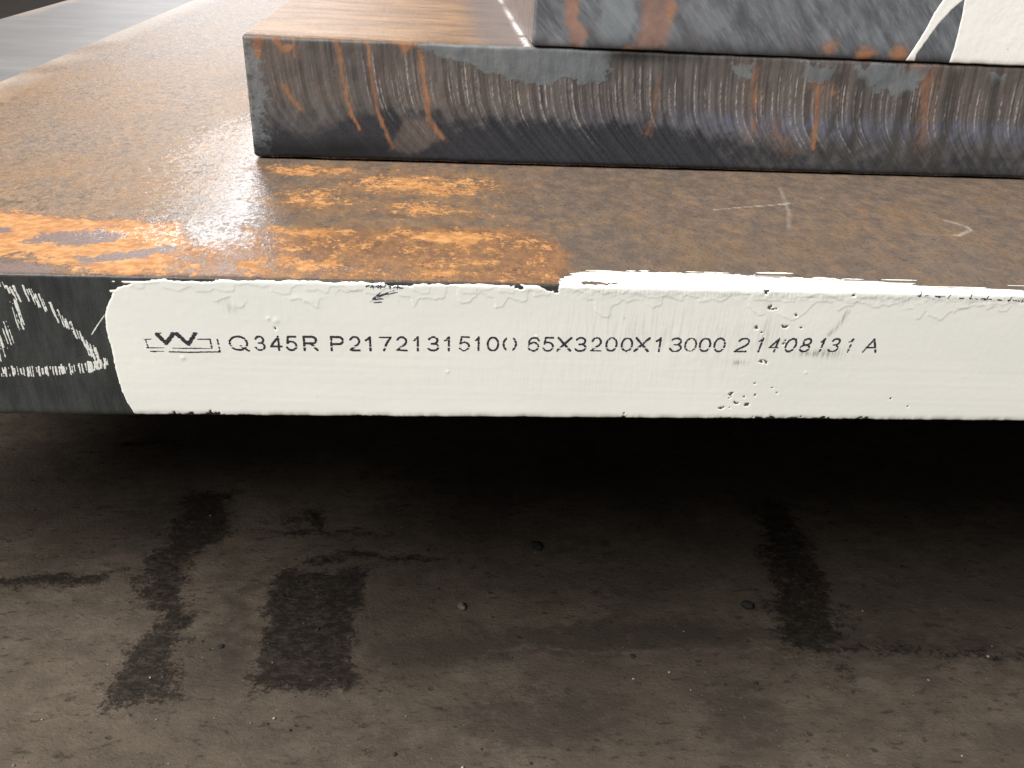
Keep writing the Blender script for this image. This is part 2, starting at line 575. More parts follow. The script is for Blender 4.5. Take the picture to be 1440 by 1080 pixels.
def mat_floor():
    n = NT('dirty_concrete')
    fine = n.noise(2.8, 6, .72, (1.3, 1, 1))
    med = n.noise(18, 6, .7, (1.6, 1, 1), 3)
    big = n.noise(110, 4, .55, (1.4, 1, 1), 8)
    c = n.mix(n.rng(med, .3, .72), (.076, .061, .047), (.124, .099, .076))
    c = n.mix(n.rng(big, .4, .7, 0, .65), c, (.058, .045, .035))
    c = n.mix(n.rng(fine, .55, .78, 0, .55), c, (.06, .05, .042))
    c = n.mix(n.rng(fine, .25, .42, .5, 0), c, (.165, .136, .105))
    ps = n.noise(6, 5, .7, (2.2, 1, 1), 51)
    c = n.mix(n.rng(ps, .55, .68, 0, .7), c, (.028, .022, .018))
    mo = n.attr('mottle')
    c = n.mix(n.math('MULTIPLY', n.ragged(mo, 9, .5, .2, (1.8, 1, 1), 6), .7), c, (.045, .036, .029))
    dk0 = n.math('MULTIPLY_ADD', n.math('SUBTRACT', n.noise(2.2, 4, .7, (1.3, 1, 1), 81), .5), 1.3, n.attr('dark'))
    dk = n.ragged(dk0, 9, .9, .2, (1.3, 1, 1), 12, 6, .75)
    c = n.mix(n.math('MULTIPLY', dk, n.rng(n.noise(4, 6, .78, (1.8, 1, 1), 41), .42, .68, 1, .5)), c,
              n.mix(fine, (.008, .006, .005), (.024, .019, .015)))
    lt = n.ragged(n.attr('light'), 4, .4, .15, (1.6, 1, 1), 16)
    c = n.mix(n.math('MULTIPLY', lt, .35), c, (.17, .15, .12))
    pit = n.rng(n.voronoi(26, 'F1', (1.4, 1, 1)), .05, .09, 1, 0)
    c = n.mix(n.math('MULTIPLY', pit, .6), c, (.04, .034, .03))
    sp = n.rng(n.voronoi(7.5, 'F1', (1.2, 1, 1)), .07, .13, 1, 0)
    spn = n.noise(40, 4, .6, (1, 1, 1), 71)
    c = n.mix(n.math('MULTIPLY', sp, n.rng(spn, .42, .6, 0, .75)), c, (.035, .029, .025))
    c = n.mix(n.math('MULTIPLY', n.rng(n.voronoi(11, 'F1', (.8, 1, 1)), .05, .09, 1, 0), n.rng(spn, .42, .55, .55, 0)), c, (.24, .21, .175))
    h = n.math('SUBTRACT', n.math('ADD', fine, n.math('MULTIPLY', med, 1.2)), n.math('MULTIPLY', pit, .6))
    h = n.math('SUBTRACT', h, n.math('MULTIPLY', dk, .35))
    return n.out(c, n.mixf(dk, .85, .7), n.bump(h, .0016, .9), .15)


def mat_simple(name, c0, c1, size, rough):
    n = NT(name)
    f = n.noise(size, 5, .6)
    return n.out(n.mix(n.rng(f, .3, .7), c0, c1), rough, n.bump(f, .0008, .7), .4)


M_rusty = mat_rusty_plate()
M_cut = mat_cut_face()
M_grey = mat_grey_plate()
M_bare = mat_bare_plate()
M_paint = mat_paint()
M_paint2 = mat_paint('white_marking_paint', (.84, .83, .79), (.80, .79, .75))
M_ink = mat_ink('black_stencil_ink', (.018, .019, .026), (.055, .056, .066))
M_pen = mat_ink('dark_blue_pen', (.02, .022, .05), (.07, .07, .10))
M_chalk = mat_ink('dry_white_brush_paint', (.60, .61, .57), (.74, .74, .69))
M_floor = mat_floor()

# ------------------------------------------------------------------ floor
FZ = -420.0
FK = (135.7-FZ)/435.7        # stains were measured for a floor at -300 mm


def spaced(a, b, fine, lo, hi):
    """coordinates lo..hi, fine between a and b, widening outside"""
    mid = list(np.arange(a, b+fine*.5, fine))
    L, stp, x = [], fine*2, a
    while x > lo:
        x -= stp
        stp *= 1.35
        L.append(max(x, lo))
    R, stp, x = [], fine*2, mid[-1]
    while x < hi:
        x += stp
        stp *= 1.35
        R.append(min(x, hi))
    return np.array(L[::-1]+mid+R)


def build_floor():
    xs = spaced(-420, 620, 2.0, -9000, 9000)
    ys = spaced(-30, 370, 2.0, -9000, 12000)
    Y, X = np.meshgrid(ys, xs, indexing='ij')
    wx = X+34*(fbm(X/34, Y/30, 3)-.5)
    wy = Y+18*(fbm(X/26, Y/26, 5)-.5)
    z = FZ+2.2*(fbm(X/60, Y/60, 1)-.5)+.9*(fbm(X/9, Y/9, 4)-.5)

    def soft(pts, w):
        return np.clip(.5+poly_sd(wx, wy, pts)/(w*1.7), 0, 1)*(.62+.62*fbm(X/16, Y/10, 9))
    dark = soft([(-214, 254), (-168, 254), (-170, 209), (-178, 161), (-176, 99), (-163, 44), (-196, 38),
                 (-198, 93), (-212, 161)], 14)*.95
    dark = np.maximum(dark, soft([(-119, 160), (-53, 157), (-51, 56), (-88, 50), (-118, 50), (-122, 111)], 9)*.92)
    dark = np.maximum(dark, soft([(-316, 150), (-294, 156), (-231, 160), (-229, 146), (-310, 143)], 8)*.95)
    dark = np.maximum(dark, soft([(-106, 173), (-60, 176), (2, 171), (0, 167), (-60, 167), (-106, 168)], 6)*.9)
    dark = np.maximum(dark, soft([(-170, 201), (-110, 204), (-24, 199), (-60, 194), (-112, 195)], 8)*.72)
    dark = np.maximum(dark, soft([(-276, 328), (-221, 321), (-222, 314), (-276, 320)], 8)*.85)
    dark = np.maximum(dark, soft([(267, 250), (290, 243), (296, 180), (290, 118), (281, 86), (248, 73), (236, 98), (252, 172)], 16)*.86)
    dark = np.maximum(dark, soft([(-122, 228), (-99, 235), (-94, 202), (-116, 200)], 12)*.75)
    dark = np.maximum(dark, soft([(250, 84), (420, 70), (420, 60), (250, 74)], 8)*.62)
    dark = np.maximum(dark, soft([(252, 76), (262, 72), (272, 40), (262, 38)], 10)*.6)
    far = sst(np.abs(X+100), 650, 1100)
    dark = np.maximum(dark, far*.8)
    mott = soft([(-42, 92), (49, 103), (141, 112), (282, 99), (411, 84), (395, 57), (235, 80), (134, 76), (38, 68), (-41, 64)], 14)*.75
    mott = np.maximum(mott, soft([(-160, 150), (-125, 160), (-120, 60), (-160, 50)], 25)*.7)
    mott = np.maximum(mott, blob(X, Y, 60, 25, 70, 30)*.8)
    mott = np.maximum(mott, blob(X, Y, 190, 20, 40, 45)*.7)
    mott = np.maximum(mott, blob(X, Y, -215, 215, 60, 60)*.7)
    light = soft([(-150, 118), (-128, 110), (-122, 90), (-150, 70)], 30)*.5
    light = np.maximum(light, np.exp(-np.abs(wy-(82-.03*wx))/4)*((X > 30) & (X < 240))*.6)
    light = np.maximum(light, blob(X, Y, 280, 46, 14, 8)*.8)
    light = np.maximum(light, np.exp(-np.abs(wy-178)/3)*((X > 120) & (X < 300))*.45)
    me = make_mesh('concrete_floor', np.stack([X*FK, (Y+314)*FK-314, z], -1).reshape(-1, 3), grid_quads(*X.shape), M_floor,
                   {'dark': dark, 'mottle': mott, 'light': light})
    o = obj('concrete_floor', me)
    o['kind'] = 'structure'
    o['label'] = 'dirty brown concrete floor with dark tyre stains'


build_floor()

# ------------------------------------------------------------------ labelled plate
H1 = 65.0
P1 = Slab(H1, 2300.0, 1.3)


def disp1(U, S):
    front = sst(S, -3, 3)*(1-sst(S, H1-2, H1+3))
    h = .22*(fbm(U/60, S/30, 2, 2)-.5)*front
    h = h+.03*(fbm(U/2.2, S/2.2, 6, 3)-.5)
    edge = np.exp(-((S-.4)/1.6)**2)+np.exp(-((S-65.2)/1.4)**2)
    h = h-edge*.55*fbm(U/3.5, S*0, 9, 3)
    return h


def attr1(U, S):
    Y = S-P1.s_top
    top = sst(S, H1-.9, H1+.4)
    X = U
    wx = X+10*(fbm(X/16, Y/11, 3)-.5)
    wy = Y+8*(fbm(X/16, Y/11, 5)-.5)
    tan = sst(-X-Y*.02, 85, 130)*sst(Y, 52, 78)
    tan = np.maximum(tan, sst(Y, 240, 320)*sst(-X, 40, 110))
    band = np.clip(.5+poly_sd(wx, wy, [(-120, 30), (-72, 54), (-8, 63), (32, 64), (50, 48), (54, 30), (52, -4), (-140, -4)])/12, 0, 1)
    o = np.clip(.5+poly_sd(wx, wy, [(-330, 75), (-201, 70), (-167, 62), (-120, 58), (-109, 30), (-106, 1), (-140, 1), (-158, 14),
                                    (-176, 20), (-330, 24)])/22, 0, 1)*.98
    o = np.maximum(o, band*(.24+.24*fbm(X/14, Y/9, 8)))
    o = np.maximum(o, blob(X, Y, 3, 50, 24, 10)*1.0)
    o = np.maximum(o, blob(X, Y, -62, 52, 34, 9)*.62)
    o = np.maximum(o, blob(X, Y, 0, 8, 18, 5)*.72)
    o = np.maximum(o, blob(X, Y, -52, 14, 26, 9)*.62)
    o = np.maximum(o, blob(X, Y, -75, 148, 30, 12)*.66)
    o = np.maximum(o, blob(X, Y, -15, 128, 50, 24)*.62)
    o = np.maximum(o, blob(X, Y, -10, 88, 34, 16)*.52)
    o = np.maximum(o, blob(X, Y, -65, 98, 30, 22)*.5)
    o = o*(1-.45*sst(X, 45, 75))
    fl = np.clip(.5+poly_sd(wx, wy, [(-175, 42), (-145, 50), (-138, 40), (-150, 30), (-175, 32)])/10, 0, 1)
    fl = np.maximum(fl, np.clip(.5+poly_sd(wx, wy, [(-150, 16), (-112, 34), (-108, 28), (-140, 8)])/8, 0, 1)*.8)
    fl = np.maximum(fl, np.clip(.5+poly_sd(wx, wy, [(-215, 52), (-190, 48), (-190, 41), (-215, 41)])/8, 0, 1))
    fl = np.maximum(fl, np.clip(.5+poly_sd(wx, wy, [(-195, 14), (-160, 10), (-140, -3), (-195, -3)])/8, 0, 1)*.7)
    gold = (.36-.2*sst(X, 20, 80))*sst(X, -110, -60)*(1-sst(Y, 150, 200)*.3)+blob(X, Y, 110, 120, 60, 30)*.10+blob(X, Y, 215, 85, 60, 40)*.13 \
        + blob(X, Y, 95, 70, 70, 20)*.12
    gold = np.maximum(gold, tan*.30)
    scr = sum(np.exp(-(line_d(X, Y, p)/w)**2)*k for p, w, k in (
        ([(140, 100), (180, 112)], 1.0, 1.0), ([(180, 112), (211, 125)], .9, .6),
        ([(190, 142), (180, 100), (170, 72)], 2.4, .55),
        ([(257, 70), (268, 78), (269, 84), (262, 93)], 2.0, .75), ([(236, 70), (257, 70)], 1.0, .55)))
    arr = np.exp(-((S-(H1-.4))/.9)**2)
    gl = np.clip(blob(X, Y, -122, 195, 34, 75)*1.1+blob(X, Y, -108, 85, 30, 50)*1.0+blob(X, Y, -150, 45, 18, 8)*.5+blob(X, Y, -45, 10, 16, 5)*.8
                 + blob(X, Y, -95, 40, 30, 10)*.5, 0, 1)
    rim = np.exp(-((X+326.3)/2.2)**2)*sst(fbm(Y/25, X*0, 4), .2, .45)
    # swirls left where a slab was dragged round
    rr = np.hypot((X+85)/1.0, (Y-470)/1.7)
    swl = sum(np.exp(-((rr-q)/w)**2)*k for q, w, k in ((72, 1.6, .55), (80, 1.2, .4), (88, 1.8, .5), (97, 1.2, .3)))
    swl = swl*((X < -105) & (Y < 480) & (Y > 250))*sst(fbm(X/9, Y/9, 6), .35, .6)
    scr = scr+swl*.8+np.exp(-(line_d(X, Y, [(-236, 380), (-222, 384)])/1.5)**2)
    stn = blob(X, Y, -150, 400, 32, 60)*.9+blob(X, Y, -185, 250, 40, 30)*.3+blob(X, Y, -220, 520, 50, 40)*.35
    return {'top': top, 'tan': tan*top, 'band': band*top, 'orange': o*top, 'flake': fl*top, 'gold': gold*top,
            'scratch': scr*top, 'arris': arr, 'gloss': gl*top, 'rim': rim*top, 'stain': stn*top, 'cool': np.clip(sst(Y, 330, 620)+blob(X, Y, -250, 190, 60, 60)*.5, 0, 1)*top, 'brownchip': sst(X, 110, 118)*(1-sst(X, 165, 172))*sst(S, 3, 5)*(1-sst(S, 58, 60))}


us1 = spaced(-215, 300, 1.0, -326.3, 1500)
tops = np.concatenate([np.arange(.6, 18, 1.0), np.arange(18, 200, 2.0), 200*1.12**np.arange(0, 20)])
tops = tops[tops < 2200]
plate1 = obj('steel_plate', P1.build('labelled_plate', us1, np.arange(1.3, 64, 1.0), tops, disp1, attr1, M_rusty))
plate1.location = (0, 0, -H1*MM)
tag(plate1, 'rusty steel plate with white painted edge printed with a black code', 'steel plate', 'stacked steel plates')

# --- white paint on the front edge
LB = np.array([(-8, -129), (.6, -131.4), (6, -133.2), (12.3, -134.9), (22.6, -135.6), (32.6, -135.3), (41.7, -135.8), (48.7, -135.0),
               (53.4, -133.0), (58.1, -130.0), (60.6, -126.8), (62.6, -118.4), (64.5, -108), (90, -108)])
STRIP = np.array([(40, -1), (46, -.5), (48, 3), (51, 8), (56, 11.5), (68, 15.5), (93, 14.5), (115, 15), (145, 12), (176, 10.5), (197, 7.5), (215, 5.0),
                  (249, 2.2), (300, 2.0), (540, 3)])
BCHIP = [(-131, 3.5, 1.2), (-115, 4, 2.2), (-108, 3, 3.0), (-99, 5, 3.4), (-87, 5, 1.8), (-36.5, 5, 1.5), (-28.7, 4, 1.2), (-8, 3, .7),
         (35.6, 4, .8), (60, 3, .6), (82, 4.5, 1.2), (81, 1, 3.2), (128, 8, 1.6), (143, 5, 2.2), (149, 5, 3.0), (161, 4, 3.4), (168, 12, 1.2),
         (173, 5, 3.2), (185, 9, 1.3), (193, 4, 3.0), (214, 4, .7), (300, 6, 2), (350, 8, 2), (420, 5, 3)]
CHIPS = [(137.5, 56.2, 3.6, 1.1), (133, 52, .9, .6), (138.5, 54, .8, .5), (149, 52.4, .8, 1.3), (132.8, 47.2, 1.3, 1.6), (145.5, 47.4, 1.7, 1.0),
         (142, 44, .5, .6), (149.5, 44.5, .5, .5), (153, 47, .6, .4), (136, 44.5, .7, .5), (128, 13.4, 1.0, 1.8), (130.5, 9.0, 2.2, 1.0), (134.5, 12.5, .9, 1.3),
         (136.5, 8.0, 1.6, .9), (125.0, 6.4, 1.9, .8), (129.0, 6.4, 1.8, .8), (139.5, 13.2, .7, 1.0), (139, 30.0, 2.0, 1.2), (147, 40.6, .8, 2.2),
         (152, 39.6, .7, 2.0), (138, 19.3, .6, .5), (146.5, 17.0, .8, .4), (149.2, 14.6, .5, .9), (212.5, 8, .8, .5), (-69, 43, .7, .6),
         (134.3, 63.3, 1.2, 1.6), (172, 62.7, .9, 1.3), (225, 45, .5, .3), (70, 38, .4, .4), (203, 12, .4, .5)]


def paint_mask(U, S):
    n1 = fbm(U/5, S/5, 2)
    n2 = fbm(U/1.6, S/1.6, 7)
    n3 = fbm(U/.9+S/1.4, S/.7, 10)
    lb = np.interp(S, LB[:, 0], LB[:, 1])
    f = (U-lb)+(.9*(n1-.5)+.7*(n2-.5))*(1+2.2*sst(S, 54, 60))
    # dry brush hairs at the upper left corner
    hairs = (vn(U/14, S/.55, 3)-.60)*3.2-sst(-U, 128, 141)*2.0-(1-sst(S, 55.5, 57.5))*4-sst(S, 64, 64.6)*4
    f = np.maximum(f, np.where(U < -105, hairs, -9))
    f = np.minimum(f, 520-U+2*(n1-.5))
    # upper limit: the arris at the left, lapping over the top at the right
    strip = np.interp(U+7*(fbm(U/4, S/1.5, 15)-.5), STRIP[:, 0], STRIP[:, 1])
    sn = fbm(U/11, S/1.8, 4)
    rag = vn(U/16, S/.8, 5)
    lim = np.where(U < 47, 64.1+.9*(fbm(U/3, S*0, 9)-.5)*2, 65.4+strip+4.2*(sn-.62)+5.0*(rag-.6)*sst(U, 100, 190)+2.0*(fbm(U/3, S/1.2, 11)-.5))
    f = np.minimum(f, lim-S)
    # hairs of paint lying on the rust beyond the strip
    hp = (vn(U/26, S/.7, 8)-.80)*6-np.maximum(0, S-(65.4+strip+5))*.8
    f = np.maximum(f, np.where((U > 60) & (S > 68), hp, -9))
    # holes
    # lower edge
    f = np.minimum(f, S+.55-.9*fbm(U/1.6, S*0, 12, 3)*sst(fbm(U/30, S*0, 13, 2), .35, .6))
    for x, w, h in BCHIP:
        g = h*np.exp(-((U-x)/w)**2)*(fbm(U/1.1, S/.9, 5)*2.2-.45)-S-.15
        f = np.minimum(f, -g)
    for x, s, rx, rs in CHIPS:
        g = .55-np.sqrt(((U-x)/rx)**2+((S-s)/rs)**2)+(n3-.5)*3.6
        f = np.minimum(f, np.where((abs(U-x) < 3*rx) & (abs(S-s) < 3*rs), -g*.5, 9))
    # black gaps where the arris scuffed through
    for x, s, w, h in ((30, 63.7, 2.2, 1.3), (43.5, 63.4, 3.0, 2.0), (62, 66.5, 7, 1.2), (-128, 61.6, 4, .7), (-100, 63.8, 9, .7), (-18, 63.6, 6, .7)):
        g = 1-np.sqrt(((U-x+.6*(S-s))/w)**2+((S-s)/h)**2)+(n2-.5)*1.6
        f = np.minimum(f, np.where((abs(U-x) < 3*w) & (abs(S-s) < 3*h), -g*.7, 9))
    return f


def coat_edge(U, seed, depth):
    a = fbm(U/11, U*0, seed, 3)
    a = a+.25*np.floor(a*7)/7+.35*sst(vn(U/7, U*0, seed+3), .55, .62)-.25*sst(vn(U/17, U*0, seed+5), .5, .56)
    return depth*np.maximum(.05, 1.35*a-.1)


def paint_thick(U, S):
    t = .16+.008*(vn(U/.9, S/14, 3)-.5)+.03*(fbm(U/40, S/6, 6, 2)-.5)
    e = 65-coat_edge(U, 2, 9.0)+1.8*(fbm(U/2.5, S/2.5, 11, 3)-.5)
    dd = S-e
    t = t+(.08*sst(dd, -.3, .3)+.02*np.exp(-((dd-.5)/.6)**2))*sst(fbm(U/16, S/20, 14, 2), .34, .5)*(1-.5*sst(S, 62, 65))
    e2 = 65-coat_edge(U+300, 5, 4.5)+1.2*(fbm(U/1.8, S/1.8, 13, 2)-.5)
    dd = S-e2
    t = t+(.06*sst(dd, -.3, .3)+.02*np.exp(-((dd-.4)/.5)**2))*(1-.6*sst(S, 63, 65))
    # bumpy build up under the arris on the right
    t = t+sst(U, 40, 60)*np.exp(-((S-61.5)/2.4)**2)*.22*(fbm(U/2.4, S/1.6, 9, 3)-.35)
    # drips and bumps
    for x, s, w in ((-68, 46.5, 1.3), (-71, 47.5, .8), (39, 41, .6), (-107.5, 28.7, .9), (2, 23.5, .6), (160, 25, .5)):
        t = t+.16*np.exp(-((U-x)**2+(S-s)**2)/w**2)
    # fine settled ridges of the wide brush
    t = t+.02*sst(S, 4, 10)*(1-sst(S, 28, 36))*(vn(U/60, S/1.6+.01*U, 10)-.5)
    return np.maximum(t, .08)


def paint_attr(U, S):
    th = blob(U, S, 82, 45, 42, 13)*.9+blob(U, S, 130, 40, 25, 12)*.6+blob(U, S, 70, 20, 90, 8)*.35+blob(U, S, -60, 56, 20, 6)*.3
    sm = np.exp(-(line_d(U, S, [(166, 44), (169, 48), (171.5, 55)])/1.0)**2)*.75
    sm = sm+blob(U, S, 160, 34.6, 6, 1.4)*.9+blob(U, S, 169, 35, 6, 2.5)*.7+blob(U, S, 128.5, 29.6, 3.4, 1.1)*.8
    sm = sm+blob(U, S, 138, 45, 3, 7)*.35+blob(U, S, -85, 51.5, 2, 2)*.5+blob(U, S, -88, 54.5, 2.4, 2)*.3
    sm = sm+np.exp(-((S-62)/1.3)**2)*sst(U, 45, 70)*.55*fbm(U/6, S/2, 3)*1.2
    sm = sm+np.exp(-((S-1)/1.4)**2)*.35*fbm(U/9, S/3, 5)
    return {'thin': np.clip(th, 0, 1), 'smear': np.clip(sm, 0, 1)}


paint = P1.film('white_paint_coat', -142, 522, -.8, 84, .4, paint_mask, paint_thick, disp1, M_paint, plate1, paint_attr)
paint['label'] = 'chipped off-white paint coat on the plate edge'


def disp1p(U, S):
    return disp1(U, S)+paint_thick(U, S)


# --- printed code, as single strokes
def arc(cx, cy, rx, ry, a0, a1, n=14):
    return [(cx+rx*math.cos(math.radians(a0+(a1-a0)*i/n)), cy+ry*math.sin(math.radians(a0+(a1-a0)*i/n))) for i in range(n+1)]


GLYPH = {
    '0': [arc(.5, .5, .5, .5, 0, 360, 28)],
    '1': [[(.0, .76), (.35, .84), (.72, 1.0), (.72, 0)]],
    '2': [arc(.5, .70, .46, .30, 165, -20)+[(.80, .44), (.30, .20), (.0, .0), (1, .0)]],
    '3': [arc(.48, .75, .42, .25, 160, -90)+[(.36, .5)], [(.42, .5)]+arc(.48, .26, .50, .26, 90, -165)],
    '4': [[(.74, 0), (.74, 1.0), (.0, .28), (1, .28)]],
    '5': [[(.92, 1), (.18, 1), (.08, .52)]+arc(.46, .32, .50, .32, 125, -160)],
    '6': [arc(.55, .64, .50, .36, 25, 165)+arc(.5, .31, .48, .31, 180, -180, 26)],
    '7': [[(0, 1), (1, 1), (.62, .55), (.36, 0)]],
    '8': [arc(.5, .755, .40, .245, 0, 360, 22), arc(.5, .26, .50, .26, 0, 360, 24)],
    'Q': [arc(.48, .5, .48, .5, 0, 360, 28), [(.60, .28), (1.02, -.06)]],
    'R': [[(.04, 0), (.04, 1), (.62, 1)]+arc(.66, .755, .28, .245, 90, -90)+[(.04, .51)], [(.52, .51), (1.0, 0)]],
    'P': [[(.04, 0), (.04, 1), (.66, 1)]+arc(.68, .735, .30, .265, 90, -90)+[(.04, .47)]],
    'X': [[(.02, 0), (.98, 1)], [(.04, 1), (.98, 0)]],
    'A': [[(0, 0), (.5, 1), (1, 0)], [(.18, .33), (.82, .33)]],
}
CODE = [('Q', -88.3, -79.9, -32.7, -25.4), ('3', -77.9, -73.1, -32.6, -25.3), ('4', -71.7, -66.3, -32.6, -25.2), ('5', -65.2, -60.1, -32.5, -25.1),
        ('R', -58.3, -51.7, -32.4, -25.0), ('P', -47.2, -41.0, -32.3, -24.9), ('2', -39.3, -34.2, -32.2, -24.8), ('1', -32.7, -29.2, -32.1, -24.8),
        ('7', -26.9, -21.3, -32.0, -24.7), ('2', -19.9, -14.8, -32.0, -24.6), ('1', -12.8, -9.5, -31.9, -24.5), ('3', -6.9, -1.5, -31.8, -24.4),
        ('1', 0.1, 3.5, -31.7, -24.4), ('5', 6.3, 11.5, -31.6, -24.3), ('1', 13.1, 15.8, -31.6, -24.2), ('0', 18.1, 23.6, -31.5, -24.2),
        ('0', 24.8, 31.1, -31.4, -24.1), ('6', 35.4, 40.8, -31.3, -24.0), ('5', 41.8, 47.1, -31.2, -23.9), ('X', 47.7, 54.6, -31.1, -23.8),
        ('3', 55.5, 61.0, -31.1, -23.7), ('2', 62.4, 67.5, -31.0, -23.7), ('0', 68.7, 74.2, -30.9, -23.6), ('0', 75.4, 80.9, -30.8, -23.5),
        ('X', 81.1, 88.3, -30.8, -23.4), ('1', 90.3, 93.6, -30.7, -23.3), ('3', 96.6, 102.5, -30.6, -23.3), ('0', 103.0, 108.8, -30.5, -23.2),
        ('0', 109.4, 115.0, -30.4, -23.1), ('0', 115.8, 121.4, -30.4, -23.0), ('2', 125.3, 132.1, -30.2, -22.9), ('1', 134.4, 138.2, -30.2, -22.8),
        ('4', 140.0, 145.7, -30.1, -22.8), ('0', 147.0, 153.2, -30.0, -22.7), ('8', 153.8, 159.8, -29.9, -22.6), ('1', 162.1, 165.6, -29.8, -22.5),
        ('3', 166.7, 172.6, -29.8, -22.4), ('1', 174.7, 178.3, -29.7, -22.4), ('A', 182.8, 190.2, -29.6, -22.3)]


def code_mask(U, S):
    f = np.full(U.shape, -5.0)
    us = U[0]
    for k, (ch, x0, x1, z0, z1) in enumerate(CODE):
        a, b = np.searchsorted(us, [x0-3, x1+3])
        u, s = U[:, a:b], S[:, a:b]
        hw = .60 if ch in 'RPX' else .53
        sl = 0.0 if k < 30 else (.17 if k < 38 else .12)
        w = x1-x0-2*hw
        h = z1-z0-2*hw
        y0 = z0+65+hw
        if sl:
            w -= sl*h*.8
        d = np.full(u.shape, 9.0)
        for pl in GLYPH[ch]:
            P = [(x0+hw+px*w+sl*h*py, y0+py*h) for px, py in pl]
            d = np.minimum(d, line_d(u, s, P))
        g = hw-d
        if ch == '0' and k == 16:      # this zero printed without its top and bottom
            g = np.minimum(g, .6-np.abs((u-(x0+x1)/2)/(w*.5+.01)*0+np.maximum(0, .33-np.abs(u-(x0+x1)/2)/(w))*6))
        f[:, a:b] = np.maximum(f[:, a:b], g)
    base = np.interp(U, [-88, 190], [-32.7, -29.6])+65
    q = S-base
    brk = np.abs(q-(2.05+.15*(vn(U/9, S*0, 4)-.5)))-.16-.10*(vn(U/3, S*0, 7)-.5)
    skip = sst(vn(U/12, S*0, 2), .25, .4)
    f = np.minimum(f, np.where(skip > .3, brk*1.5, 9))
    f = f+.30*(fbm(U/.7, S/.5, 5, 3)-.5)-.05
    # streaky drop outs of the print head
    f = f-.30*sst(vn(U/7, S/.32, 9), .70, .86)
    # scuffs through the last digits
    f = f-.2*sst(fbm(U/2.5, S/2.5, 3), .6, .8)*sst(U, 125, 135)*(1-sst(U, 176, 182))
    return f


def code_thick(U, S):
    return np.full(U.shape, .07)


code = P1.film('printed_code', -90, 192, 30.5, 44.5, .16, code_mask, code_thick, disp1p, M_ink, paint)
code['label'] = 'black stencil print Q345R P21721315100 65X3200X13000 21408131 A'

EMB = [([(-116.4, -25.2), (-113.2, -29.6), (-109.8, -25.2)], .95), ([(-108.4, -25.2), (-104.4, -29.7), (-101.0, -25.0)], 1.0),
       ([(-117.2, -24.9), (-114.6, -24.9)], .32), ([(-110.6, -24.9), (-107.6, -24.9)], .35), ([(-102.2, -24.8), (-100.2, -24.8)], .35),
       ([(-121.7, -27.7), (-117.9, -27.7)], .36), ([(-121.2, -27.8), (-120.7, -31.6)], .30), ([(-121.4, -31.7), (-108, -31.85), (-95.3, -31.6)], .30),
       ([(-100.4, -27.5), (-95.6, -27.4)], .34), ([(-95.4, -27.5), (-95.2, -31.4)], .40), ([(-92.5, -27.6), (-92.1, -33.0)], .42),
       ([(-120.0, -33.4), (-105, -33.6), (-91.9, -33.2)], .36)]


def emblem_mask(U, S):
    f = np.full(U.shape, -5.0)
    for p, w in EMB:
        f = np.maximum(f, w-line_d(U, S, [(x, z+65) for x, z in p]))
    f = np.minimum(f, np.where((S > 35) & (S < 40.35) | (S <= 35) | (S >= 40.35), 9, -1))
    f = np.minimum(f, np.where(U > -99, np.abs(S-34.9)-.16, 9))
    f = f+.32*(fbm(U/.7, S/.5, 8, 3)-.5)-.05-.30*sst(vn(U/6, S/.35, 4), .62, .8)
    f = f-.35*sst(vn(U/2, S/2, 6), .62, .8)*(U < -110)
    return f


emb = P1.film('printed_emblem', -124, -90, 29, 43, .16, emblem_mask, code_thick, disp1p, M_ink, paint)
emb['label'] = 'black double V emblem in a broken rectangle'

# --- small dark pen scribbles near the arris
rs = random.Random(5)
PEN = []
x = -31.0
while x < -17.5:
    PEN.append(([(x, 62.4+rs.uniform(-.3, .3)), (x+rs.uniform(.5, 1.3), 62.6+rs.uniform(-.5, .5))], rs.uniform(.22, .42)))
    if rs.random() < .55:
        PEN.append(([(x+.4, 61.6), (x+.6, 63.2)], .22))
    x += rs.uniform(.8, 1.5) if not -26 < x < -21 else 1.9
PEN += [([(-28.8, 57.0), (-24, 58.9), (-18.6, 60.2)], .24), ([(-28.8, 57.0), (-25.6, 59.8)], .32), ([(-28.6, 56.9), (-24.6, 57.2)], .3),
        ([(-28.2, 55.4), (-25.0, 55.7)], .3), ([(-27.4, 58.2), (-22.4, 59.9)], .3), ([(-23.2, 59.9), (-20, 60.9)], .22)]
x = 199.0
while x < 262:
    if rs.random() < .75:
        b = np.interp(x, [200, 250], [63.3, 61.4])
        PEN.append(([(x, b+rs.uniform(-.3, .2)), (x+rs.uniform(.6, 2.0), b+rs.uniform(-.3, .3))], rs.uniform(.2, .42)))
        if rs.random() < .5:
            PEN.append(([(x+.4, b-.7), (x+rs.uniform(.2, 1.4), b+rs.uniform(.8, 1.6))], .26))
    x += rs.uniform(1.0, 2.8)


def pen_mask(U, S):
    f = np.full(U.shape, -5.0)
    for p, w in PEN:
        a, b = np.searchsorted(U[0], [p[0][0]-4, p[-1][0]+4])
        f[:, a:b] = np.maximum(f[:, a:b], w-line_d(U[:, a:b], S[:, a:b], p))
    return f+.4*(fbm(U/.8, S/.5, 3, 3)-.5)-.06


pen = P1.film('pen_scribble', -33, -16, 54, 64.2, .18, pen_mask, code_thick, disp1p, M_pen, paint)
pen['label'] = 'smudged dark blue pen scribble'
pen2 = P1.film('pen_scribble', 197, 266, 59, 65, .18, pen_mask, code_thick, disp1p, M_pen, paint)
pen2['label'] = 'smudged dark blue pen scribble'

# --- big dry brush letter on the dark end of the edge
rs = random.Random(9)
DASH = []


